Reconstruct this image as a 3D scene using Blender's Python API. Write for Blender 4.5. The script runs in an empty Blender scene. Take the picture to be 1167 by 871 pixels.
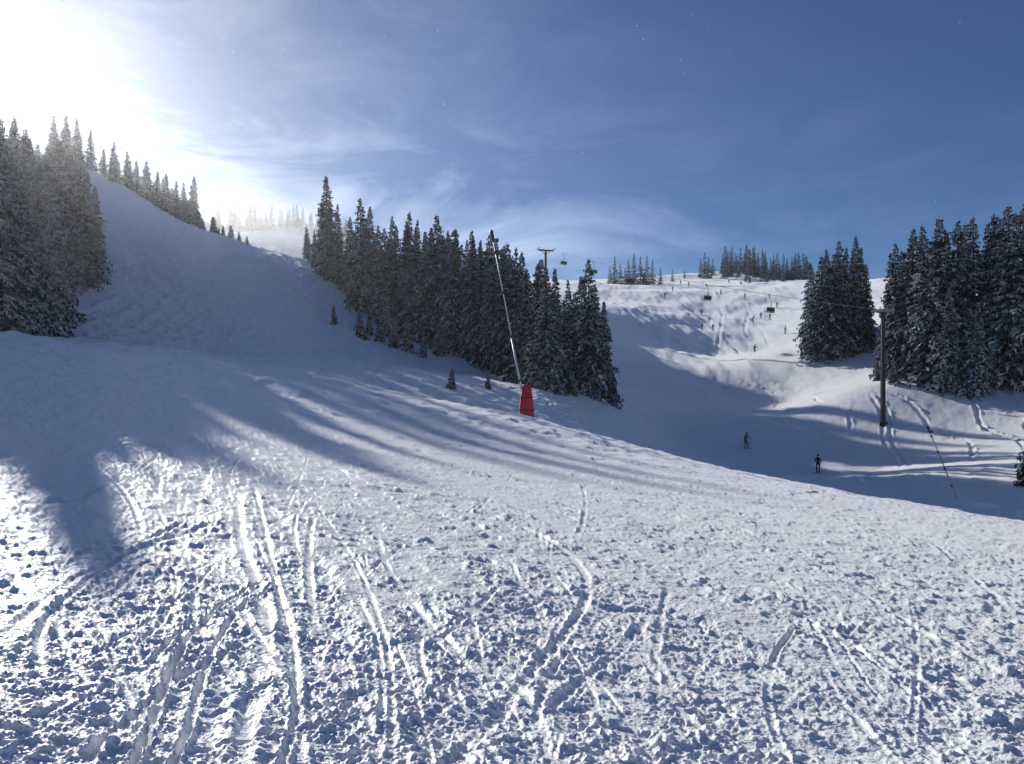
import bpy, bmesh, math, random
import numpy as np
from mathutils import Vector, Matrix, noise as mnoise
random.seed(7); rng=np.random.default_rng(7)
S=bpy.context.scene
EYE=1.7
SUN_AZ=math.radians(-33.5); SUN_EL=math.radians(18.1)
sd=Vector((math.sin(SUN_AZ)*math.cos(SUN_EL),math.cos(SUN_AZ)*math.cos(SUN_EL),math.sin(SUN_EL)))
# ---------------- noise
_p=rng.permutation(1024); _p=np.concatenate([_p,_p]); _ga=rng.random(1024)*2*np.pi
_gx=np.cos(_ga); _gy=np.sin(_ga)
def perlin(x,y,seed=0):
    x=x+seed*37.17; y=y-seed*91.7
    xi=np.floor(x).astype(np.int64); yi=np.floor(y).astype(np.int64)
    xf=x-xi; yf=y-yi
    def g(ix,iy,fx,fy):
        h=_p[(_p[ix&1023]+iy)&1023]; return _gx[h]*fx+_gy[h]*fy
    u=xf*xf*xf*(xf*(xf*6-15)+10); v=yf*yf*yf*(yf*(yf*6-15)+10)
    a=g(xi,yi,xf,yf); b=g(xi+1,yi,xf-1,yf); c=g(xi,yi+1,xf,yf-1); d=g(xi+1,yi+1,xf-1,yf-1)
    return (a+(b-a)*u)*(1-v)+(c+(d-c)*u)*v*1.0
def sstep(a,b,x):
    t=np.clip((x-a)/(b-a),0,1); return t*t*(3-2*t)
# ---------------- terrain control points (metres)
CP=np.array([
(0,0,0),(-4,4,.2),(4,7,-.45),(-7,11,.45),(0,10,-.3),(0,20,-.65),(6,14,-.9),(-1,33,-.6),(9,25,-1.7),(13,20,-2.0),(-10,22,.8),
(.9,48,-.4),(5.7,45,-1.5),(9.9,42,-2.6),(13.1,38,-3.1),(15.5,34,-3.4),(17.9,28,-3.3),(20,15,-2.6),(18,2,-1.8),
(-12,40,1.7),(-22,42,3.5),(-20,25,2.4),(-36,52,5.0),(-30,10,3.6),(-32,36,4.2),
(12,58,-5),(20,54,-6.3),(25,44,-6.8),(30,30,-6.8),(36,12,-6.5),(30.5,55,-6.5),(5,62,-2.4),(-1,57,-.9),
(35,63,-5.9),(44,62,-5.5),(32.4,85,-8.0),(27,93,-7.0),(25,80,-7.4),(15,75,-5.2),(41,98,-4.8),(38,75,-6.3),
(18.3,95,-5),(10.8,85,-1.6),(4.9,78,-.2),(-4.2,62,.6),(-10.9,75,3.0),(-22,100,8.9),(-23.7,125,13.4),
(-13.9,112,7.9),(-4.2,100,3.9),(1.6,90,1.7),(8.5,88,.3),(12,100,.5),
(-42,165,26.2),(-58,170,30),(-77.5,185,36.8),(-86,170,44.5),(-95.6,150,43.6),(-44,71,6.1),(-48,92,13),(-66,125,28),(-36,120,16),(-34,85,6.8),
(-60,60,7.5),(-80,100,22),(-110,110,38),(-130,160,55),
(-80,270,30),(-50,240,24),(-157,430,83),(-139,450,89),(-110,450,87),(-58,400,61),(-10,400,54),(-250,450,120),(-200,250,70),
(20,330,43),(44.6,350,44.5),(77,400,54.4),(125,430,59.7),(147,400,50),(137,300,40),(191,300,42),
(28,220,22.3),(19,150,7.5),(21.4,125,1.1),(52,220,18.6),(28,130,1.06),(51.4,170,7.7),(83,240,24),(58.5,150,10),(60,142,9),(0,150,14),(5,200,22),(-20,170,21),
(41,120,-1.4),(47.8,108,1.0),(57.5,108,1.9),(66,105,1.7),(55,86,-4.0),
(85,110,8),(120,120,20),(90,170,18),(62,50,-4),(70,20,-4),(120,40,5),
(0,-60,4),(-60,-40,9),(60,-50,-5),(-150,0,20),(150,-50,0),(0,-250,15),(-250,-200,30),(250,-200,-10),(-350,100,80),(350,100,30),
(77,560,30),(-130,620,40),(250,560,20),(-400,600,60),(0,900,-30),(600,700,-30),(-800,700,-10),(-900,-100,0),(900,-100,-20),(0,-900,-20)],float)
n=len(CP); X=CP[:,:2]
C2=np.clip(.085*np.hypot(X[:,0],X[:,1]),5,24)**2
D2=((X[:,None]-X[None])**2).sum(-1)
A=np.zeros((n+3,n+3)); A[:n,:n]=np.sqrt(D2+C2[None,:])-np.eye(n)*0.15; A[:n,n]=1; A[:n,n+1:]=X; A[n,:n]=1; A[n+1:,:n]=X.T
W=np.linalg.solve(A,np.concatenate([CP[:,2],[0,0,0]]))
def base_h(x,y):
    z=np.zeros_like(x)+W[n]+W[n+1]*x+W[n+2]*y
    for i in range(n): z+=W[i]*np.sqrt((x-X[i,0])**2+(y-X[i,1])**2+C2[i])
    r=np.sqrt(x*x+y*y); m=sstep(700,1400,r)
    z=z*(1-m)+m*(-60)
    far=sstep(45,110,r)*(1-.75*sstep(10,25,x)*sstep(60,90,y)*(1-sstep(250,400,y)))
    z+=far*(perlin(x/28,y/28,1)*1.8+perlin(x/9,y/9,2)*.5)
    return z
def h1(x,y): return float(base_h(np.array([float(x)]),np.array([float(y)]))[0])
# ---------------- ski tracks: polylines in metres, half width, depth
TR=[([(-1.13,3.29),(-1.35,4.1),(-1.51,4.88),(-2.03,6.51),(-2.89,8.57),(-3.73,10.96),(-4.6,14)],.05,.022),
([(-1.6,3.2),(-1.72,3.75),(-2.10,5.21),(-2.23,6.74),(-2.0,7.8)],.02,.024),
([(-1.45,3.2),(-1.55,3.80),(-1.89,5.1),(-2.08,6.49),(-1.9,7.6)],.018,.02),
([(-.46,3.1),(-.36,3.53),(.03,4.8),(.5,6.46),(.74,8.0),(.61,9.86),(-.2,12),(-1.5,14)],.04,.024),
([(.2,4.5),(.35,4.84),(.75,5.7),(1.18,6.89)],.035,.018),
([(-2.7,9.73),(-1.05,9.3),(.48,9.5),(2.2,10.5)],.04,.018),
([(3.9,5.0),(3.49,5.47),(3.02,6.63),(2.06,8.7),(.23,12.7),(-2,17)],.04,.018),
([(-2.8,4.2),(-3.06,4.79),(-3.5,6.35),(-3.6,8.6),(-3.2,11)],.05,.022),
([(-2.5,4.3),(-3.21,5.61),(-3.69,7.97),(-3.9,11)],.03,.02),
([(-.88,3.36),(-1.46,5.27),(-3.04,9.8),(-4.2,13)],.028,.016),
([(-.53,3.53),(-.87,5.52),(-1.67,8.34),(-3,12)],.02,.012),
([(-1.0,3.2),(-1.2,4.5),(-1.9,6.6),(-3.3,9.9)],.02,.014),
([(-6,12),(-2,14),(3,13.5),(8,16)],.06,.02),
([(-3,20),(2,19),(8,23),(12,30)],.08,.04),
([(49,106),(50,100),(49,93),(50,88),(47,82),(44,77)],.22,.16),([(47,106),(46,100),(43.5,94),(42,88),(39,80)],.2,.14),([(47.8,106),(46.8,100),(44.4,94),(42.9,88),(39.9,80)],.2,.13),
([(58,103),(56,97),(53.5,91),(53.5,85),(50,78)],.22,.18),([(44,125),(44,117),(42,110),(43,103),(40,95)],.22,.13),([(57,96),(59,92),(56.5,88),(59,84),(56,79)],.22,.18),([(62,98),(60,92),(61,86),(58,80)],.22,.16),
([(38,135),(41,125),(38,115),(40,105)],.28,.1),([(60,240),(52,210),(50,180),(44,150),(42,130)],.4,.08),([(75,260),(66,220),(60,190),(52,160)],.4,.08),([(62,300),(64,250),(56,215),(46,180),(38,150)],.4,.07),([(85,330),(72,280),(70,240),(58,200),(54,170)],.4,.08)]
RT=random.Random(12)
for i in range(150):
    y0=1/RT.uniform(1/26,1/3.2); x0=RT.uniform(-.62,.62)*y0*1.05
    hd=RT.gauss(-.3,.5); cv=RT.uniform(-.18,.18)/max(1,y0*.3); L=RT.uniform(.3,1.2)*y0; p=[];xx,yy=x0,y0
    for k in range(6):
        p.append((xx,yy)); xx+=math.sin(hd)*L/5; yy+=math.cos(hd)*L/5; hd+=cv
    ww=RT.uniform(.007,.024)*(1+y0*.05); TR.append((p,ww,ww*RT.uniform(.25,.55)))
def cat(pts,k=6):
    p=[pts[0]]+list(pts)+[pts[-1]]; out=[]
    for i in range(1,len(p)-2):
        a,b,c,d=[np.array(q,float) for q in p[i-1:i+3]]
        for j in range(k):
            t=j/k; out.append(.5*((2*b)+(c-a)*t+(2*a-5*b+4*c-d)*t*t+(3*b-a-3*c+d)*t**3))
    out.append(np.array(pts[-1],float)); return out
# ---------------- terrain mesh (polar sheet)
def lg(a,b,k): return np.exp(np.linspace(math.log(a),math.log(b),k,endpoint=False))
rr=np.concatenate([np.linspace(.25,2.6,14),1/np.linspace(1/2.75,1/26,640),lg(26.2,62,130),lg(62,140,200),lg(140,640,120),lg(640,6500,28)])
fa=np.radians(np.linspace(-38,38,1050)); ca=np.radians(np.linspace(38,322,150))[1:-1]
aa=np.concatenate([fa,ca]); NR,NA=len(rr),len(aa)
Rg,Ag=np.meshgrid(rr,aa,indexing='ij')
x=(Rg*np.sin(Ag)).ravel(); y=(Rg*np.cos(Ag)).ravel(); r=Rg.ravel()
z=base_h(x,y)
inf=(np.abs(Ag.ravel())<math.radians(38.5))
smooth=np.zeros_like(z); tz=np.zeros_like(z)
for pts,w,dep in TR:
    c=np.array(cat(pts)); lo=c.min(0)-6*w; hi=c.max(0)+6*w
    idx=np.where(inf&(x>lo[0])&(x<hi[0])&(y>lo[1])&(y<hi[1]))[0]
    if len(idx)==0: continue
    px,py=x[idx],y[idx]; b=np.full(px.shape,1e9); tt=np.zeros(px.shape)
    wob=perlin(px*1.3,py*1.3,5)*w*.5
    for i in range(len(c)-1):
        a0,b0=c[i],c[i+1]; e=b0-a0; L=(e*e).sum()+1e-9
        t=np.clip(((px-a0[0])*e[0]+(py-a0[1])*e[1])/L,0,1)
        d=np.hypot(px-a0[0]-t*e[0],py-a0[1]-t*e[1]); m=d<b
        b=np.where(m,d,b); tt=np.where(m,(i+t)/(len(c)-1),tt)
    b=np.abs(b+wob)
    mn=.15 if w<.15 else .7
    fade=sstep(0,.15,tt)*(1-sstep(.75,1,tt))*np.clip(.75+1.0*perlin(px*1.4/(w/.04)**.5,py*1.4/(w/.04)**.5,9),mn,1)
    side=1+.7*np.sign(perlin(px*.5,py*.5,77))
    tz[idx]+=fade*(-dep*np.exp(-(b/w)**4)+dep*.45*side*np.exp(-((b-1.6*w)/(.55*w))**2)*np.clip(1+2.6*perlin(px*12/(w/.04),py*12/(w/.04),6),0,2.2))
    smooth[idx]=np.maximum(smooth[idx],fade*np.exp(-(b/(1.15*w))**4))
near=1-sstep(26,70,r)
sx=x*.93+y*.36; sy=y*.93-x*.36
patch=sstep(-.6,.15,perlin(sx*1.1,sy*.3,11)+.7*perlin(x*2.3,y*1.4,12))
cl=np.zeros_like(z)
def add(fx,amp,seed,fn,fd):
    m=np.where(r<fd)[0]
    f=1-sstep(fd*.55,fd,r[m])
    cl[m]+=fn(x[m],y[m],fx,seed)*amp*f
def lump(x,y,f,s):
    v=perlin(x*f+.4*perlin(x*f*.7,y*f*.7,s+50),y*f,s); return np.maximum(v-.05,0)**.8*1.6-.15
def plain(x,y,f,s): return perlin(x*f,y*f,s)
def ridg(x,y,f,s): return .35-np.abs(perlin(x*f,y*f,s))*1.4
add(30,.011,21,lump,11); add(17,.015,22,lump,22); add(9.5,.018,23,lump,45); add(4.6,.022,24,lump,80); add(2.2,.03,27,plain,90)
add(21,.008,25,ridg,14); add(50,.006,26,plain,6); add(36,.007,28,ridg,9)
z+=cl*(.6+.7*patch)*(1-.75*smooth)*near
z+=near*(perlin(sx*16,sy*1.1,28)*.006+perlin(sx*10,sy*1.0,29)*.010+perlin(sx*6,sy*.8,30)*.015+perlin(sx*3.2,sy*.6,31)*.026+perlin(sx*1.4,sy*.35,32)*.04+perlin(x*.45,y*.45,33)*.05)*(1-.4*smooth)
left=sstep(-5,-25,x)*sstep(30,50,y)
mid=sstep(20,45,r)*(1-sstep(250,500,r))*(1-.6*sstep(12,25,x)*sstep(60,90,y))
z+=mid*(perlin(x*2.2,y*1.4,40)*(.07+.07*left)+perlin(x*1.1,y*.8,41)*(.12+.16*left)+perlin(x*.45,y*.3,42)*(.18+.25*left)+left*np.maximum(perlin(x*.9,y*.12,45),0)*.6)
pm=sstep(24,34,x)*sstep(110,150,y)*(1-sstep(330,420,y))
z+=pm*(perlin(x*.5,y*.12,43)*.3+perlin(x*.12,y*.06,44)*.7)
z+=tz
V=np.stack([x,y,z],1); V=np.concatenate([V,[[0,0,float(z[:NA].mean())]]]).astype(np.float32)
I=np.arange(NR*NA).reshape(NR,NA); J=np.roll(I,-1,1)
Q=np.stack([I[:-1],J[:-1],J[1:],I[1:]],-1).reshape(-1,4)[:, ::-1]
T=np.stack([np.full(NA,NR*NA),J[0],I[0]],-1)
me=bpy.data.meshes.new("snow_ground"); me.vertices.add(len(V)); me.vertices.foreach_set("co",V.ravel())
nl=Q.size+T.size; me.loops.add(nl); me.loops.foreach_set("vertex_index",np.concatenate([Q.ravel(),T.ravel()]).astype(np.int32))
me.polygons.add(len(Q)+len(T))
ls=np.concatenate([np.arange(len(Q))*4,len(Q)*4+np.arange(len(T))*3]).astype(np.int32)
me.polygons.foreach_set("loop_start",ls)
me.update(calc_edges=True); me.validate()
me.polygons.foreach_set("use_smooth",np.ones(len(me.polygons),dtype=bool)); me.update()
ground=bpy.data.objects.new("snow_ground",me); S.collection.objects.link(ground)
if me.polygons[1000].normal.z<0: me.flip_normals()
# ---------------- materials
def mat(name,col,rough=.7,metal=0,var=0,scale=5,col2=None,lo=.3,hi=.7,det=2,diffuse=False):
    m=bpy.data.materials.new(name); m.use_nodes=True; nt=m.node_tree; b=nt.nodes["Principled BSDF"]
    if diffuse:
        nt.nodes.remove(b); b=nt.nodes.new("ShaderNodeBsdfDiffuse"); nt.links.new(b.outputs[0],nt.nodes["Material Output"].inputs[0]); ci=b.inputs[0]; ci.default_value=(*col,1)
    else:
        ci=b.inputs["Base Color"]; ci.default_value=(*col,1); b.inputs["Roughness"].default_value=rough; b.inputs["Metallic"].default_value=metal
    if var or col2:
        tc=nt.nodes.new("ShaderNodeTexCoord"); no=nt.nodes.new("ShaderNodeTexNoise"); no.inputs["Scale"].default_value=scale; no.inputs["Detail"].default_value=det
        cr=nt.nodes.new("ShaderNodeValToRGB")
        cr.color_ramp.elements[0].position=lo; cr.color_ramp.elements[1].position=hi
        cr.color_ramp.elements[0].color=(*[c*(1-var) for c in col],1); cr.color_ramp.elements[1].color=(*(col2 or [min(1,c*(1+var)) for c in col]),1)
        nt.links.new(tc.outputs["Object"],no.inputs["Vector"]); nt.links.new(no.outputs["Fac"],cr.inputs["Fac"]); nt.links.new(cr.outputs["Color"],ci)
    return m
snow=mat("snow",(.92,.935,.94),.45,0,.03,1.5,None,.3,.7,0)
nt=snow.node_tree; b=nt.nodes["Principled BSDF"]; b.inputs["Specular IOR Level"].default_value=.4
b.inputs["Sheen Weight"].default_value=.6; b.inputs["Sheen Roughness"].default_value=.6
geo=nt.nodes.new("ShaderNodeNewGeometry")
def bump(scale,dist,strength,prev=None,detail=2):
    no=nt.nodes.new("ShaderNodeTexNoise"); no.inputs["Scale"].default_value=scale; no.inputs["Detail"].default_value=detail; no.inputs["Roughness"].default_value=.65
    bu=nt.nodes.new("ShaderNodeBump"); bu.inputs["Distance"].default_value=dist; bu.inputs["Strength"].default_value=strength
    nt.links.new(geo.outputs["Position"],no.inputs["Vector"]); nt.links.new(no.outputs["Fac"],bu.inputs["Height"])
    if prev: nt.links.new(prev.outputs["Normal"],bu.inputs["Normal"])
    return bu
b1=bump(3.0,.10,.4,None,1.5); b2=bump(30,.02,.8,b1,2)
nt.links.new(b2.outputs["Normal"],b.inputs["Normal"])
ground.data.materials.append(snow)
needle=mat("frosted_spruce_needles",(.022,.034,.032),.8,0,.3,1.3,(.28,.31,.35),.44,.72,2,True)
bark=mat("spruce_bark",(.07,.05,.04),.9,diffuse=True)
tsnow=mat("branch_snow",(.84,.87,.92),.7,diffuse=True)
# ---------------- spruce meshes
def spruce_geo(H,Rm,seed,snowp=.5,spacing=.4,nb=9,low=.04):
    R=random.Random(seed); vs=[];fs=[];ms=[]
    def quad(a,b_,c,d,m):
        i=len(vs); vs.extend([a,b_,c,d]); fs.append((i,i+1,i+2,i+3)); ms.append(m)
    k=7
    for i in range(6):
        for j in range(k):
            def tp(ii,jj):
                t=ii/6; rad=.017*H*(1-t)**.9+.01; a=2*math.pi*jj/k; return Vector((rad*math.cos(a),rad*math.sin(a),t*H*.985-(.6 if ii==0 else 0)))
            quad(tp(i,j),tp(i,j+1),tp(i+1,j+1),tp(i+1,j),1)
    zc=low*H; ph=R.random()*6.28
    sideb=[R.uniform(.75,1.25) for _ in range(8)]
    while zc<H*.985:
        t=zc/H; L0=Rm*((1-t)**.82)*(1 if t>.12 else .75+t*2)+.06
        nn=max(4,int(nb*(.5+.6*(1-t))))
        tier=R.uniform(.8,1.12)
        for q in range(nn):
            a=ph+2*math.pi*(q+R.uniform(-.3,.3))/nn
            L=L0*tier*R.uniform(.6,1.16)*sideb[int((a/(6.2832)*8))%8]
            if R.random()<.08: L*=1.25
            if R.random()<.06: continue
            dr=Vector((math.cos(a),math.sin(a),0)); sdv=Vector((-math.sin(a),math.cos(a),0))
            z0=zc+R.uniform(-.15,.15); droop=.3+.5*(1-t)+R.uniform(-.1,.1); up=.18+.5*t
            def path(s): return dr*(L*s)+Vector((0,0,z0+L*(up*s-droop*s*s-.12*s)))
            seg=max(2,min(5,int(L/.5)+1))
            p0=path(0);p1=path(.75); w=.025+.01*L
            quad(p0-sdv*w,p0+sdv*w,p1+sdv*w*.3,p1-sdv*w*.3,1)
            hassnow=R.random()<snowp
            for sI in range(seg):
                s=.15+.85*(sI+.5)/seg+R.uniform(-.05,.05); c=path(min(s,1)); tw=L*.42*(1.08-s)+.12
                for sg in (-1,1):
                    ln=tw*R.uniform(.7,1.3); dv=(dr*R.uniform(.5,1.0)+sdv*sg*R.uniform(.6,1)).normalized()
                    tip=c+dv*ln+Vector((0,0,-ln*R.uniform(.15,.55)))
                    wd=dr*(.11+.11*ln); hang=Vector((0,0,-R.uniform(.1,.28)-.05*L))
                    quad(c-wd,c+wd,tip+wd*.25,tip-wd*.35,0)
                    mid=(c+tip)/2
                    if R.random()<.7: quad(c,tip,tip+hang*.4,mid+hang,0)
                    if hassnow and R.random()<.85:
                        u=Vector((0,0,.04)); f=R.uniform(.6,1.0)
                        quad(c-wd*.9+u,c+wd*.9+u,c+(tip-c)*f+wd*.5+u,c+(tip-c)*f-wd*.5+u,2)
                        if R.random()<.75:
                            e2=c+(tip-c)*f; quad(c+u,e2+u,e2-Vector((0,0,.08+.05*L)),c-Vector((0,0,.1)),2)
                if R.random()<.7:
                    h2=Vector((0,0,-R.uniform(.15,.4)-.08*L)); e=path(min(1,s+.5/seg))
                    quad(c,e,e+h2*.5,(c+e)/2+h2,0)
            tip=path(1); tb=path(.8)
            quad(tb-sdv*.09,tb+sdv*.09,tip+dr*.12+sdv*.02,tip+dr*.12-sdv*.02,2 if hassnow else 0)
        zc+=spacing*R.uniform(.75,1.25)*(1.1-.5*t); ph+=R.random()*2
    top=Vector((0,0,H))
    for a in (0,1.57): 
        s_=Vector((math.cos(a),math.sin(a),0))*.06; bq=Vector((0,0,H*.95)); quad(bq-s_,bq+s_,top+s_*.2,top-s_*.2,0)
    return vs,fs,ms
def mesh_from(name,vs,fs,ms,mats):
    m=bpy.data.meshes.new(name); m.from_pydata([tuple(v) for v in vs],[],fs)
    for q in mats: m.materials.append(q)
    m.polygons.foreach_set("material_index",ms); m.update(); return m
TM=[needle,bark,tsnow]
SPR=[]
for i,(Hh,Rw,sp) in enumerate([(18,3.1,.7),(18,3.6,.8),(18,2.9,.65),(18,4.0,.85),(18,3.3,.95),(18,2.7,.6),(18,3.5,.95)]):
    SPR.append(mesh_from("spruce_mesh",*spruce_geo(18,Rw,100+i,sp),TM))
SM=[mesh_from("young_spruce_mesh",*spruce_geo(5,1.35,200+i,.8,.22,8,.02),TM) for i in range(3)]
def tree(xx,yy,Ht,kind=None):
    young=Ht<7
    m=random.choice(SM if young else SPR) if kind is None else SPR[kind]
    o=bpy.data.objects.new("young_spruce_tree" if young else "spruce_tree",m); S.collection.objects.link(o)
    s=Ht/(5 if young else 18); w=s*random.uniform(.85,1.15)
    o.location=(xx,yy,h1(xx,yy)-.25*s); o.scale=(w,w,s); o.rotation_euler=(random.uniform(-.025,.025),random.uniform(-.025,.025),random.random()*6.28)
    return o
def B(b_,d,H_,k=None): return tree(b_*d,d,H_,k)
# left stand
for b_,d,H_ in [(-.645,76,19),(-.632,80,19),(-.614,84,18.5),(-.622,74,16),(-.594,86,17),(-.578,92,17),(-.563,96,18.5),(-.60,98,19),(-.548,98,16.5),(-.532,97,15),(-.52,99,13),(-.54,104,17),(-.57,105,18),(-.62,100,19),(-.64,92,20),(-.59,79,12),(-.66,80,19),(-.675,85,19),(-.69,80,18),(-.71,88,19),(-.73,82,19),(-.66,98,19),(-.76,90,19),(-.8,86,18),(-.62,115,18),(-.66,118,18),(-.75,74,18)]: B(b_,d-8,H_*.87)
for b_,d,H_ in [(-.632,57,15.2),(-.645,58,15.6),(-.618,60,14.6),(-.658,57,15.2),(-.606,65,15.4),(-.64,62,16),(-.625,66,15.8),(-.665,53,14.5),(-.65,52.5,14),(-.615,69,15.8),(-.595,67,15.2),(-.583,70,15),(-.572,76,14.5),(-.6,74,15.5),
 (-.56,102,13),(-.58,106,13),(-.6,112,12),(-.545,108,11.5),(-.565,113,11),(-.59,120,10),(-.62,118,12),(-.64,110,14),(-.67,115,14),(-.69,105,16),(-.7,125,12),(-.555,92,13),(-.58,97,14),(-.535,103,10),(-.545,118,8),(-.57,124,8),(-.61,104,14)]: B(b_,d,H_)  # extra trees, some off-frame, added to fill the shadow on the near slope
# ridge stand
for b_,d,H_ in [(-.51,185,11),(-.496,182,12),(-.479,186,13),(-.468,184,11),(-.454,188,14),(-.443,186,12),(-.43,188,13.5),(-.419,185,12),(-.408,186,13),(-.397,182,14),(-.46,195,12),(-.42,196,13),(-.525,180,12),(-.54,176,12),(-.555,172,11),(-.57,170,10),(-.435,180,9),(-.41,178,8),(-.39,179,6),
 (-.49,192,12),(-.475,195,12),(-.447,197,12),(-.433,199,12),(-.405,196,12),(-.412,204,13),(-.46,204,13),(-.5,195,12),(-.4,190,11),(-.424,192,12),(-.395,188,9)]: B(b_,d,H_)  # second row added behind the ridge trees to close gaps in their shadow
for b_,d,H_ in [(-.385,176,4),(-.372,173,5),(-.36,172,3.5),(-.35,171,4),(-.34,170,3),(-.48,172,3),(-.45,170,2.5),(-.33,169,2.5),(-.365,165,2),(-.5,165,3)]: B(b_,d,H_)
# middle stand
for b_,d,H_ in [(-.255,165,8),(-.246,158,7),(-.229,142,18.5),(-.216,138,14),(-.236,150,13),(-.188,125,18),(-.17,128,14),(-.2,134,13),(-.158,122,15),(-.145,120,16),(-.125,113,18.5),(-.118,125,16),(-.108,112,16),(-.095,110,18.5),(-.082,112,16),(-.135,130,16),(-.071,106,17),(-.06,108,15),(-.048,103,17),(-.037,101,15),(-.02,99,16.5),(-.028,110,17),(-.008,96,15.5),(.006,95,15.5),(.017,90,13),(.03,92,14),(.026,84,10),(.043,82,12.5),(.055,88,11),(.066,84,10),(.08,93,11),(.096,89,15.5),(.105,90,13),(.115,92,11.5),(.088,96,13),(-.003,105,16),(.012,108,15),(.035,104,14),(.055,103,13),
 (-.05,118,16),(-.075,122,16),(-.1,126,16),(-.15,136,15),(-.18,142,15),(-.02,116,15),(.02,120,13),(.07,108,12),(.04,125,13),(-.12,140,15),(-.08,140,14),(-.04,135,14),(0,135,13),
 (-.1,155,14),(-.07,152,14),(-.04,156,13),(-.01,154,13),(-.13,165,13),(-.09,172,13),(-.055,170,13),(-.03,176,12),(-.075,182,12),(.01,165,10),(-.11,180,12)]: B(b_,d,H_)  # last rows hidden behind the grove, added to shade the right valley
for b_,d,H_ in [(-.222,106,2.5),(-.19,100,3.6),(-.165,101,3.8),(-.178,104,3),(-.148,100,3.5),(-.13,100,4),(-.11,98,3),(-.075,66,1.8),(-.03,72,1.5),(.125,90,4),(-.155,108,5),(-.09,101,4.5),(.645,58,4.6),(.665,60,6.5)]: B(b_,d,H_)
# right stand
for b_,d,H_ in [(.374,140,16.5),(.384,137,18),(.393,141,17),(.402,136,18),(.413,138,18),(.424,136,17.5),(.435,138,17),(.442,134,15),(.408,148,18),(.43,150,18),(.39,150,17)]: B(b_,d,H_)
for b_,d,H_ in [(.47,107,17),(.479,104,18),(.488,108,17),(.497,103,19.5),(.507,101,18),(.518,99,20),(.53,98,21),(.541,101,19),(.552,97,20.5),(.563,100,19),(.576,97,21),(.588,99,20),(.601,96,21),(.612,98,20),(.624,94,22),(.636,95,21),(.65,93,22),(.665,95,21),(.69,92,22),(.72,96,21),(.5,114,18),(.53,112,18),(.56,111,19),(.6,110,19),(.64,108,20),(.545,94,12),(.58,92,11)]: B(b_,d+9,H_*1.08)
for b_,d,H_ in [(.165,345,6),(.462,118,5),(.455,112,3),(.475,108,3.5)]: B(b_,d,H_)
def mass(name,spots,seed):
    R=random.Random(seed); vs=[];fs=[];ms=[]
    protos=[spruce_geo(12,2.5,300+i,.8,.75,7) for i in range(4)]
    for (xx,yy,Ht) in spots:
        pv,pf,pm=R.choice(protos); o=len(vs); s=Ht/12; a=R.random()*6.28; ca_,sa=math.cos(a)*s,math.sin(a)*s; zz=h1(xx,yy)-.3
        vs.extend([(xx+v.x*ca_-v.y*sa,yy+v.x*sa+v.y*ca_,zz+v.z*s) for v in pv]); fs.extend([tuple(i+o for i in f) for f in pf]); ms.extend(pm)
    ob=bpy.data.objects.new(name,mesh_from(name,vs,fs,ms,TM)); S.collection.objects.link(ob)
sp=[]
R=random.Random(5)
for b_,d,H_ in [(.122,345,9),(.128,350,13),(.135,352,10),(.141,340,8),(.145,345,12),(.152,352,14),(.16,348,13),(.168,350,13),(.175,355,11),(.185,352,8),(.15,335,6),(.2,370,6),(.235,385,10),(.24,380,13),(.245,375,11),(.242,388,8),(.25,400,9),(.215,380,5)]: sp.append((b_*d,d,H_))
for i in range(60):
    b_=R.uniform(.262,.372); d=R.uniform(375,425); sp.append((b_*d,d,R.uniform(8,16)))
for i in range(12):
    b_=R.uniform(.28,.36); d=R.uniform(330,370); sp.append((b_*d,d,R.uniform(4,8)))
mass("distant_spruce_trees",sp,1)
sp=[]
for i in range(60):
    b_=R.uniform(-.37,-.2); d=R.uniform(425,460); sp.append((b_*d,d,R.uniform(7,14)))
mass("distant_spruce_trees",sp,2)
# ---------------- generic builders
def newobj(name,bm,mats,parent=None,smooth=False):
    m=bpy.data.meshes.new(name); bm.to_mesh(m); bm.free()
    for q in (mats if isinstance(mats,list) else [mats]): m.materials.append(q)
    if smooth:
        for p in m.polygons: p.use_smooth=True
    o=bpy.data.objects.new(name,m); S.collection.objects.link(o)
    if parent: o.parent=parent
    return o
def empty(name,loc,rz=0):
    e=bpy.data.objects.new(name,None); S.collection.objects.link(e); e.location=loc; e.rotation_euler=(0,0,rz); e.empty_display_size=.3; return e
def tube(bm,p,q,r0,r1,seg=10):
    p,q=Vector(p),Vector(q); d=q-p; rot=d.to_track_quat('Z','Y').to_matrix().to_4x4()
    bmesh.ops.create_cone(bm,cap_ends=True,segments=seg,radius1=r0,radius2=r1,depth=d.length,matrix=Matrix.Translation((p+q)/2)@rot)
def box(bm,c,s,rot=None):
    M=Matrix.Translation(c)@(rot.to_4x4() if rot else Matrix())@Matrix.Diagonal((*s,1)); bmesh.ops.create_cube(bm,size=1,matrix=M)
red=mat("red_vinyl_pad",(.55,.012,.03),.5,0,.25,3)
alu=mat("lance_aluminium",(.55,.56,.58),.45,.3,.15,3)
dark=mat("dark_steel",(.035,.037,.04),.5,.5,.2,3)
black=mat("black_rubber",(.02,.02,.022),.6,0,.2,5)
orange=mat("orange_marker_paint",(.7,.22,.03),.5,0,.1,5)
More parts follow.
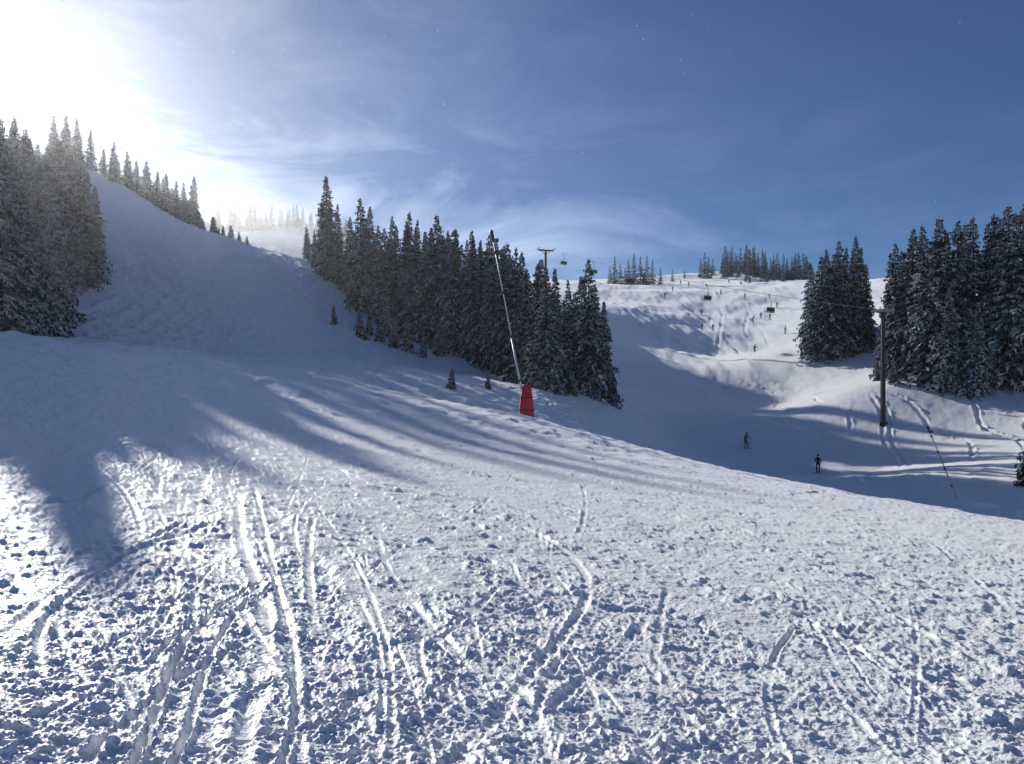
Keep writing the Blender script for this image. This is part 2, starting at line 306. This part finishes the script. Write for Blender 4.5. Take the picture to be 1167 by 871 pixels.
def snow_lance(loc,top,pad=True,r=.07):
    e=empty("snow_making_lance",loc); top=Vector(top)
    if pad:
        bm=bmesh.new()
        lv=[(-.25,.44),(.1,.45),(.7,.42),(1.3,.35),(1.85,.25),(1.95,.18)]
        rings=[]
        for zz,w in lv:
            ring=[]
            for j in range(16):
                a=2*math.pi*j/16; c,s_=math.cos(a),math.sin(a); k=1/max(abs(c),abs(s_))**.75
                ring.append(bm.verts.new((w*c*k,w*s_*k,zz)))
            rings.append(ring)
        for a_,b_ in zip(rings,rings[1:]):
            for j in range(16): bm.faces.new((a_[j],a_[(j+1)%16],b_[(j+1)%16],b_[j]))
        bm.faces.new(rings[-1]); newobj("padding",bm,red,e,True)
        bm=bmesh.new()
        for zz,w in ((.45,.47),(1.2,.395)): box(bm,(0,0,zz),(2*w*.99,2*w*.99,.05))
        newobj("strap",bm,black,e)
    base=Vector((0,0,.1)); d=top-base
    bm=bmesh.new(); tube(bm,base,base+d*.45,r,r*.85); tube(bm,base+d*.45,top,r*.6,r*.45)
    newobj("pole",bm,alu,e,True)
    bm=bmesh.new(); tube(bm,base+d*.18+Vector((r*1.5,0,0)),base+d*.5+Vector((r*1.1,0,0)),r*.35,r*.3,6); tube(bm,base+d*.5+Vector((r*1.1,0,0)),base+d*.97+Vector((r*.8,0,0)),r*.25,r*.25,6)
    for t in (.2,.45,.7,.93): tube(bm,base+d*t-d.normalized()*.06,base+d*t+d.normalized()*.06,r*1.5,r*1.5)
    newobj("water_hose",bm,black,e)
    q=r/.07
    bm=bmesh.new(); u=d.normalized(); tube(bm,top-u*.1,top+u*.5*q,.09*q,.11*q); tube(bm,top+u*.5*q,top+u*.62*q,.12*q,.06*q)
    tube(bm,top+u*.1,top+u*.1+Vector((.25,-.1,-.1))*q,.03*q,.03*q,6); box(bm,top+u*.1+Vector((.28,-.1,-.12))*q,(.14*q,.12*q,.2*q))
    newobj("nozzle_head",bm,dark,e)
    return e
lx,ly=.87,48
snow_lance((lx,ly,h1(lx,ly)),(-2.0,0,10.6),True,.07)
lx,ly=30.5,55
snow_lance((lx,ly,h1(lx,ly)),(-1.9,0,-1.7-h1(lx,ly)),False,.045)
e=empty("piste_marker_pole",(10.6,62,h1(10.6,62)))
bm=bmesh.new(); mh=max(1.2,1.7-74*62/915-h1(10.6,62)); tube(bm,(0,0,-.2),(0,0,mh),.035,.03,8); newobj("pole",bm,dark,e)
bm=bmesh.new(); tube(bm,(0,0,mh-.7),(0,0,mh),.14,.12,10); newobj("band",bm,orange,e)
# lift towers
def lift_tower(loc,H_,rz,arm=4.6,r=.35):
    e=empty("chairlift_tower",loc,rz)
    bm=bmesh.new(); tube(bm,(0,0,-1),(0,0,H_),r,r*.72,16); tube(bm,(0,0,-.6),(0,0,.25),r*1.8,r*1.8,12); newobj("mast",bm,dark,e,False)
    bm=bmesh.new(); box(bm,(0,0,H_),(arm,.35,.35)); box(bm,(0,0,H_-.7),(.25,.25,1.4))
    tube(bm,(-arm*.35,0,H_),(0,0,H_-1.1),.08,.08,6); tube(bm,(arm*.35,0,H_),(0,0,H_-1.1),.08,.08,6)
    tube(bm,(-arm*.5,0,H_),(-arm*.5,0,H_+.8),.06,.06,6); tube(bm,(arm*.5,0,H_),(arm*.5,0,H_+.8),.06,.06,6)
    newobj("crossarm",bm,dark,e)
    bm=bmesh.new()
    for sx_ in (-1,1):
        box(bm,(sx_*arm*.5,0,H_+.25),(.12,2.6,.15))
        for k in range(6): tube(bm,(sx_*arm*.5-.06,-1.2+k*.48,H_+.35),(sx_*arm*.5+.06,-1.2+k*.48,H_+.35),.2,.2,12)
    newobj("sheave_wheels",bm,black,e)
    bm=bmesh.new(); tube(bm,(r+.12,0,.3),(r*.75+.1,0,H_-.2),.03,.03,6); tube(bm,(r+.12,.35,.3),(r*.75+.1,.35,H_-.2),.03,.03,6)
    for k in range(int(H_/.4)): tube(bm,(r+.08,0,.4+k*.4),(r+.08,.35,.4+k*.4),.02,.02,5)
    newobj("ladder",bm,dark,e)
    return e
T1=Vector((8.4,200,0)); T1.z=h1(8.4,200); top1=1.7+150*200/915
T2=Vector((45.3,98,0)); T2.z=h1(45.3,98); top2=1.7+78*98/915
dv=(T2-T1); lrz=math.atan2(dv.y,dv.x)-math.pi/2
lift_tower(T1,top1-T1.z,lrz,4.2)
lift_tower(T2,top2-T2.z,lrz,.9,.3)
def cable(name,pts,r=.03):
    bm=bmesh.new()
    for a_,b_ in zip(pts,pts[1:]): tube(bm,a_,b_,r,r,6)
    return newobj(name,bm,dark)
def chair(loc,rz):
    e=empty("lift_chair",loc,rz); bm=bmesh.new()
    tube(bm,(0,0,.1),(0,0,-.25),.08,.08,8); tube(bm,(0,0,-.2),(0,.35,-.8),.045,.045,6); tube(bm,(0,.35,-.8),(0,.35,-1.9),.045,.045,6); tube(bm,(-.9,.3,-1.9),(.9,.3,-1.9),.04,.04,6)
    for s_ in (-.9,.9): tube(bm,(s_,.3,-1.9),(s_,.25,-2.6),.04,.04,6); tube(bm,(s_,.25,-2.6),(s_,-.35,-2.6),.04,.04,6)
    newobj("frame",bm,dark,e)
    bm=bmesh.new(); box(bm,(0,-.05,-2.58),(1.8,.5,.08)); box(bm,(0,.27,-2.25),(1.8,.07,.55)); bmesh.ops.bevel(bm,geom=bm.edges[:],offset=.02,segments=1,affect='EDGES'); newobj("seat",bm,black,e)
    bm=bmesh.new(); tube(bm,(-.9,-.3,-2.3),(.9,-.3,-2.3),.025,.025,6); tube(bm,(-.9,-.3,-2.3),(-.9,.28,-2.1),.02,.02,6); tube(bm,(.9,-.3,-2.3),(.9,.28,-2.1),.02,.02,6); newobj("safety_bar",bm,dark,e)
ct=Vector((T1.x,T1.y,top1+.5)); ct2=Vector((T2.x,T2.y,top2+.4))
def sag(a_,b_,nn,s_): return [a_.lerp(b_,i/nn)-Vector((0,0,s_*4*(i/nn)*(1-i/nn))) for i in range(nn+1)]
u_=(ct-ct2).normalized()
c1=sag(ct,ct2,20,1.2); c0=sag(ct+u_*90+Vector((0,0,-4)),ct,10,2); c2=sag(ct2,Vector((78,40,6)),10,1)
cable("lift_cable",c0+c1[1:]+c2[1:],.03)
for p in (c0[8],c1[2],c1[5],c1[8],c1[13],c1[16]): chair(p,lrz+.3)
# ---------------- skiers
MC={}
def cm(nm,c,ro=.7):
    k=(nm,c)
    if k not in MC: MC[k]=mat(nm,c,ro,0,.15,6)
    return MC[k]
def skier(bx,by,col,pant,rz=0,pose=0,scale=1.0,helmet=(.03,.03,.03)):
    e=empty("skier",(bx,by,h1(bx,by)+.12),rz); e.scale=(scale,)*3
    J={'pel':(0,.08,.86),'spine':(0,.0,1.12),'chest':(0,-.08,1.34),'neck':(0,-.12,1.5),'head':(0,-.15,1.58),
    'hl':(-.13,.06,.84),'kl':(-.17,-.16,.48),'al':(-.16,.02,.12),'fl':(-.16,-.16,.05),
    'hr':(.13,.06,.84),'kr':(.17,-.16,.48),'ar':(.16,.02,.12),'fr':(.16,-.16,.05),
    'sl':(-.19,-.08,1.42),'el':(-.34,-.12,1.17),'wl':(-.32,-.36,1.08),'gl':(-.31,-.45,1.07),
    'sr':(.19,-.08,1.42),'er':(.34,-.12,1.17),'wr':(.32,-.36,1.08),'gr':(.31,-.45,1.07)}
    if pose==1:
        J.update({'kl':(-.14,.0,.48),'al':(-.13,.08,.12),'fl':(-.13,-.1,.05),'kr':(.14,0,.48),'ar':(.13,.08,.12),'fr':(.13,-.1,.05),'el':(-.3,0,1.14),'wl':(-.3,-.2,.98),'gl':(-.3,-.28,.95),'er':(.3,0,1.14),'wr':(.3,-.2,.98),'gr':(.3,-.28,.95),'chest':(0,.04,1.36),'neck':(0,.04,1.52),'head':(0,.02,1.6),'sl':(-.19,.03,1.44),'sr':(.19,.03,1.44)})
    Rd={'pel':.16,'spine':.15,'chest':.17,'neck':.07,'head':.07,'hl':.11,'hr':.11,'kl':.085,'kr':.085,'al':.07,'ar':.07,'fl':.055,'fr':.055,'sl':.085,'sr':.085,'el':.065,'er':.065,'wl':.05,'wr':.05,'gl':.05,'gr':.05}
    E=[('pel','spine'),('spine','chest'),('chest','neck'),('neck','head'),('pel','hl'),('hl','kl'),('kl','al'),('al','fl'),('pel','hr'),('hr','kr'),('kr','ar'),('ar','fr'),('chest','sl'),('sl','el'),('el','wl'),('wl','gl'),('chest','sr'),('sr','er'),('er','wr'),('wr','gr')]
    ks=list(J); m=bpy.data.meshes.new("body"); m.from_pydata([J[k] for k in ks],[(ks.index(a_),ks.index(b_)) for a_,b_ in E],[])
    o=bpy.data.objects.new("tmp_body",m); S.collection.objects.link(o)
    o.modifiers.new("s",'SKIN')
    for i,k in enumerate(ks): m.skin_vertices[0].data[i].radius=(Rd[k],)*2; m.skin_vertices[0].data[i].use_root=(k=='pel')
    o.modifiers.new("u",'SUBSURF').levels=1
    dg=bpy.context.evaluated_depsgraph_get(); m2=bpy.data.meshes.new_from_object(o.evaluated_get(dg)); bpy.data.objects.remove(o)
    m2.name="body"
    for q in (cm("ski_jacket",col),cm("ski_trousers",pant),black): m2.materials.append(q)
    for p in m2.polygons:
        p.use_smooth=True; c=p.center
        p.material_index=2 if (c.z<.16 or (abs(c.x)>.22 and c.y<-.37)) else (1 if c.z<.84 else 0)
    ob=bpy.data.objects.new("body",m2); S.collection.objects.link(ob); ob.parent=e
    hd=Vector(J['head'])+Vector((0,-.01,.1))
    bm=bmesh.new(); bmesh.ops.create_uvsphere(bm,u_segments=14,v_segments=10,radius=.105,matrix=Matrix.Translation(hd)@Matrix.Diagonal((.85,1,1.15,1)))
    bmesh.ops.create_uvsphere(bm,u_segments=6,v_segments=5,radius=.02,matrix=Matrix.Translation(hd+Vector((0,-.11,-.03))))
    newobj("head",bm,cm("skin",(.5,.3,.22),.6),e,True)
    bm=bmesh.new(); bmesh.ops.create_uvsphere(bm,u_segments=14,v_segments=10,radius=.135,matrix=Matrix.Translation(hd+Vector((0,.015,.04)))@Matrix.Diagonal((.92,1.05,.95,1)))
    bmesh.ops.delete(bm,geom=[v for v in bm.verts if v.co.z<hd.z-.0 and v.co.y<hd.y+.02],context='VERTS'); newobj("helmet",bm,cm("helmet_shell",helmet,.3),e,True)
    bm=bmesh.new(); box(bm,hd+Vector((0,-.095,.015)),(.17,.06,.075)); bmesh.ops.bevel(bm,geom=bm.edges[:],offset=.02,segments=2,affect='EDGES'); newobj("goggles",bm,black,e,True)
    bm=bmesh.new()
    for f in ('al','ar'):
        fx=J[f][0]; prev=None
        prof=[(-.95,.03,.03),(-.8,.045,-.05),(-.3,.035,-.08),(.3,.035,-.08),(.75,.04,-.07),(.85,.02,-.04)]
        for yy,w,zz in prof:
            cur=[bm.verts.new((fx+s_*w,yy,zz+dz)) for s_,dz in ((-1,0),(1,0),(1,.015),(-1,.015))]
            if prev:
                for j in range(4): bm.faces.new((prev[j],prev[(j+1)%4],cur[(j+1)%4],cur[j]))
            else: bm.faces.new(cur[::-1])
            prev=cur
        bm.faces.new(prev)
        box(bm,(fx,-.03,-.03),(.07,.36,.06))
    newobj("skis",bm,dark,e)
    bm=bmesh.new()
    for s_,g in ((-1,'gl'),(1,'gr')):
        gp=Vector(J[g]); tube(bm,gp+Vector((0,0,.08)),gp+Vector((s_*.08,.35 if pose==0 else -.05,-gp.z-.05)),.012,.008,6)
        tip=gp+Vector((s_*.08,.33 if pose==0 else -.05,-gp.z+.03)); tube(bm,tip,tip+Vector((0,0,.01)),.05,.05,8)
    newobj("ski_poles",bm,dark,e)
BK=(.03,.03,.035)
skier(.2912*97,97,(.06,.2,.05),BK,.4,0)
skier(.381*86,86,(.02,.02,.03),(.02,.02,.025),-.5,1)
skier(.302*168,168,(.03,.03,.05),BK,.7,0)
for b_,d,c,rz,ps in [(.2366,200,(.05,.05,.08),.2,1),(.3,215,(.03,.03,.05),.9,0),(.31,222,(.1,.03,.03),-.3,1),(.321,218,(.03,.03,.08),.3,0),(.236,230,(.04,.03,.03),1,0),(.2,290,(.03,.03,.05),.5,0),(.22,320,(.1,.03,.03),.1,1),(.26,280,(.03,.06,.1),.7,0),(.29,265,BK,-.6,1),(.33,240,(.03,.05,.1),.4,0),(.25,200,BK,.4,0),(.27,330,BK,.4,1),(.34,190,(.03,.03,.1),.9,0),(.21,345,BK,.4,1),(.285,310,BK,.2,0),(.19,270,BK,-.5,0)]:
    skier(b_*d,d,c,BK,rz,ps)
# ---------------- drifting snow crystals in the air (one object)
Rf=random.Random(3); bm=bmesh.new()
for i in range(260):
    d=Rf.uniform(2.2,9); xx=Rf.uniform(-.8,.3 if Rf.random()<.8 else .7)*d; zz=EYE+Rf.uniform(-.1,.5)*d
    bmesh.ops.create_icosphere(bm,subdivisions=1,radius=Rf.uniform(.0016,.003),matrix=Matrix.Translation((xx,d,zz))@Matrix.Diagonal((1,1,Rf.uniform(.5,1.2),1)))
newobj("airborne_snow_crystals",bm,tsnow)
# ---------------- thin haze and wind-blown snow plumes
def volmat(name,dens,g):
    hz=bpy.data.materials.new(name); hz.use_nodes=True; nt=hz.node_tree; nt.nodes.remove(nt.nodes["Principled BSDF"])
    v=nt.nodes.new("ShaderNodeVolumeScatter"); v.inputs["Density"].default_value=dens; v.inputs["Anisotropy"].default_value=g; v.inputs["Color"].default_value=(1,1,1,1)
    nt.links.new(v.outputs[0],nt.nodes["Material Output"].inputs["Volume"]); return hz
bm=bmesh.new(); bmesh.ops.create_cube(bm,size=1,matrix=Matrix.Translation((0,230,60))@Matrix.Diagonal((900,700,200,1)))
newobj("haze",bm,volmat("ice_haze",.00017,.78))
plume=volmat("blown_snow",.0013,.72); plume2=volmat("blown_snow_dense",.003,.72)
for i,(c,s_,rz) in enumerate([((-85,262,50),(48,22,11),.1),((-105,300,66),(40,20,9),.3),((-60,235,38),(36,16,8),-.2),((-66,165,37),(30,12,5),.35),((-40,215,42),(34,16,7),-.1),((-44,86,12),(13,15,7),.4),((-12,200,40),(26,12,6),-.15)]):
    bm=bmesh.new(); bmesh.ops.create_icosphere(bm,subdivisions=4,radius=1)
    for v in bm.verts:
        f=1+.45*mnoise.fractal(v.co*1.3+Vector((i*7.3,0,0)),1.0,2.0,3)
        v.co=v.co*f
    bmesh.ops.transform(bm,matrix=Matrix.Translation(c)@Matrix.Rotation(rz,4,'Z')@Matrix.Rotation(.12,4,'Y')@Matrix.Diagonal((*s_,1)),verts=bm.verts)
    newobj("blowing_snow_cloud",bm,plume2 if i in (3,5,6) else plume,None,True)
# ---------------- world
w=bpy.data.worlds.new("World"); S.world=w; w.use_nodes=True; nt=w.node_tree; bg=nt.nodes["Background"]
N=nt.nodes.new; L=nt.links.new
sky=N("ShaderNodeTexSky"); sky.sky_type='NISHITA'; sky.sun_disc=False; sky.sun_elevation=SUN_EL; sky.sun_rotation=SUN_AZ; sky.altitude=1800; sky.air_density=1; sky.dust_density=.3; sky.ozone_density=3.0
bg.inputs["Strength"].default_value=.055
tint=N("ShaderNodeMix"); tint.data_type='RGBA'; tint.blend_type='MULTIPLY'; tint.inputs[0].default_value=1; tint.inputs[7].default_value=(.68,.93,1.28,1)
L(sky.outputs[0],tint.inputs[6]); L(tint.outputs[2],bg.inputs[0])
tc=N("ShaderNodeTexCoord"); dot=N("ShaderNodeVectorMath"); dot.operation='DOT_PRODUCT'; nrm=N("ShaderNodeVectorMath"); nrm.operation='NORMALIZE'
L(tc.outputs["Generated"],nrm.inputs[0]); L(nrm.outputs[0],dot.inputs[0]); dot.inputs[1].default_value=sd
def M(op,a,b_=None):
    p=N("ShaderNodeMath"); p.operation=op
    for i,q in enumerate((a,b_)):
        if q is None: continue
        if isinstance(q,(int,float)): p.inputs[i].default_value=q
        else: L(q,p.inputs[i])
    return p.outputs[0]
mx=M('MAXIMUM',dot.outputs["Value"],0)
glow=M('ADD',M('ADD',M('MULTIPLY',M('POWER',mx,14),.02),M('MULTIPLY',M('POWER',mx,60),.02)),M('ADD',M('MULTIPLY',M('POWER',mx,250),.08),M('MULTIPLY',M('POWER',mx,1200),2.0)))
mp=N("ShaderNodeMapping"); mp.inputs["Scale"].default_value=(2.2,2.2,6); mp.inputs["Rotation"].default_value=(.1,.25,0); L(nrm.outputs[0],mp.inputs[0])
cn=N("ShaderNodeTexNoise"); cn.inputs["Scale"].default_value=1.9; cn.inputs["Detail"].default_value=7; cn.inputs["Roughness"].default_value=.62; cn.inputs["Distortion"].default_value=.8; L(mp.outputs[0],cn.inputs["Vector"])
cr=N("ShaderNodeMapRange"); cr.inputs[1].default_value=.42; cr.inputs[2].default_value=.70; L(cn.outputs["Fac"],cr.inputs[0])
sep=N("ShaderNodeSeparateXYZ"); L(nrm.outputs[0],sep.inputs[0])
lowm=N("ShaderNodeMapRange"); lowm.inputs[1].default_value=.34; lowm.inputs[2].default_value=.17; lowm.inputs[3].default_value=.12; lowm.inputs[4].default_value=1; L(sep.outputs["Z"],lowm.inputs[0])
cl_=M('MULTIPLY',M('MULTIPLY',cr.outputs[0],lowm.outputs[0]),M('ADD',M('MULTIPLY',M('POWER',mx,7),1.2),.04))
tot=M('ADD',glow,cl_)
bg2=N("ShaderNodeBackground"); bg2.inputs[0].default_value=(.97,.98,1,1); L(tot,bg2.inputs[1])
ad=N("ShaderNodeAddShader"); L(bg.outputs[0],ad.inputs[0]); L(bg2.outputs[0],ad.inputs[1]); L(ad.outputs[0],nt.nodes["World Output"].inputs[0])
sl=bpy.data.lights.new("sun",'SUN'); sl.energy=5; sl.angle=math.radians(.5); sl.color=(1,.97,.925)
so=bpy.data.objects.new("sun",sl); S.collection.objects.link(so); so.rotation_euler=sd.to_track_quat('Z','Y').to_euler()
cam=bpy.data.cameras.new("camera"); co=bpy.data.objects.new("camera",cam); S.collection.objects.link(co)
co.location=(0,0,EYE); co.rotation_euler=(math.radians(90),0,0); cam.sensor_width=36; cam.lens=915/1167*36; cam.clip_start=.05; cam.clip_end=12000; S.camera=co
S.view_settings.view_transform='Standard'; S.view_settings.look='None'; S.view_settings.exposure=0
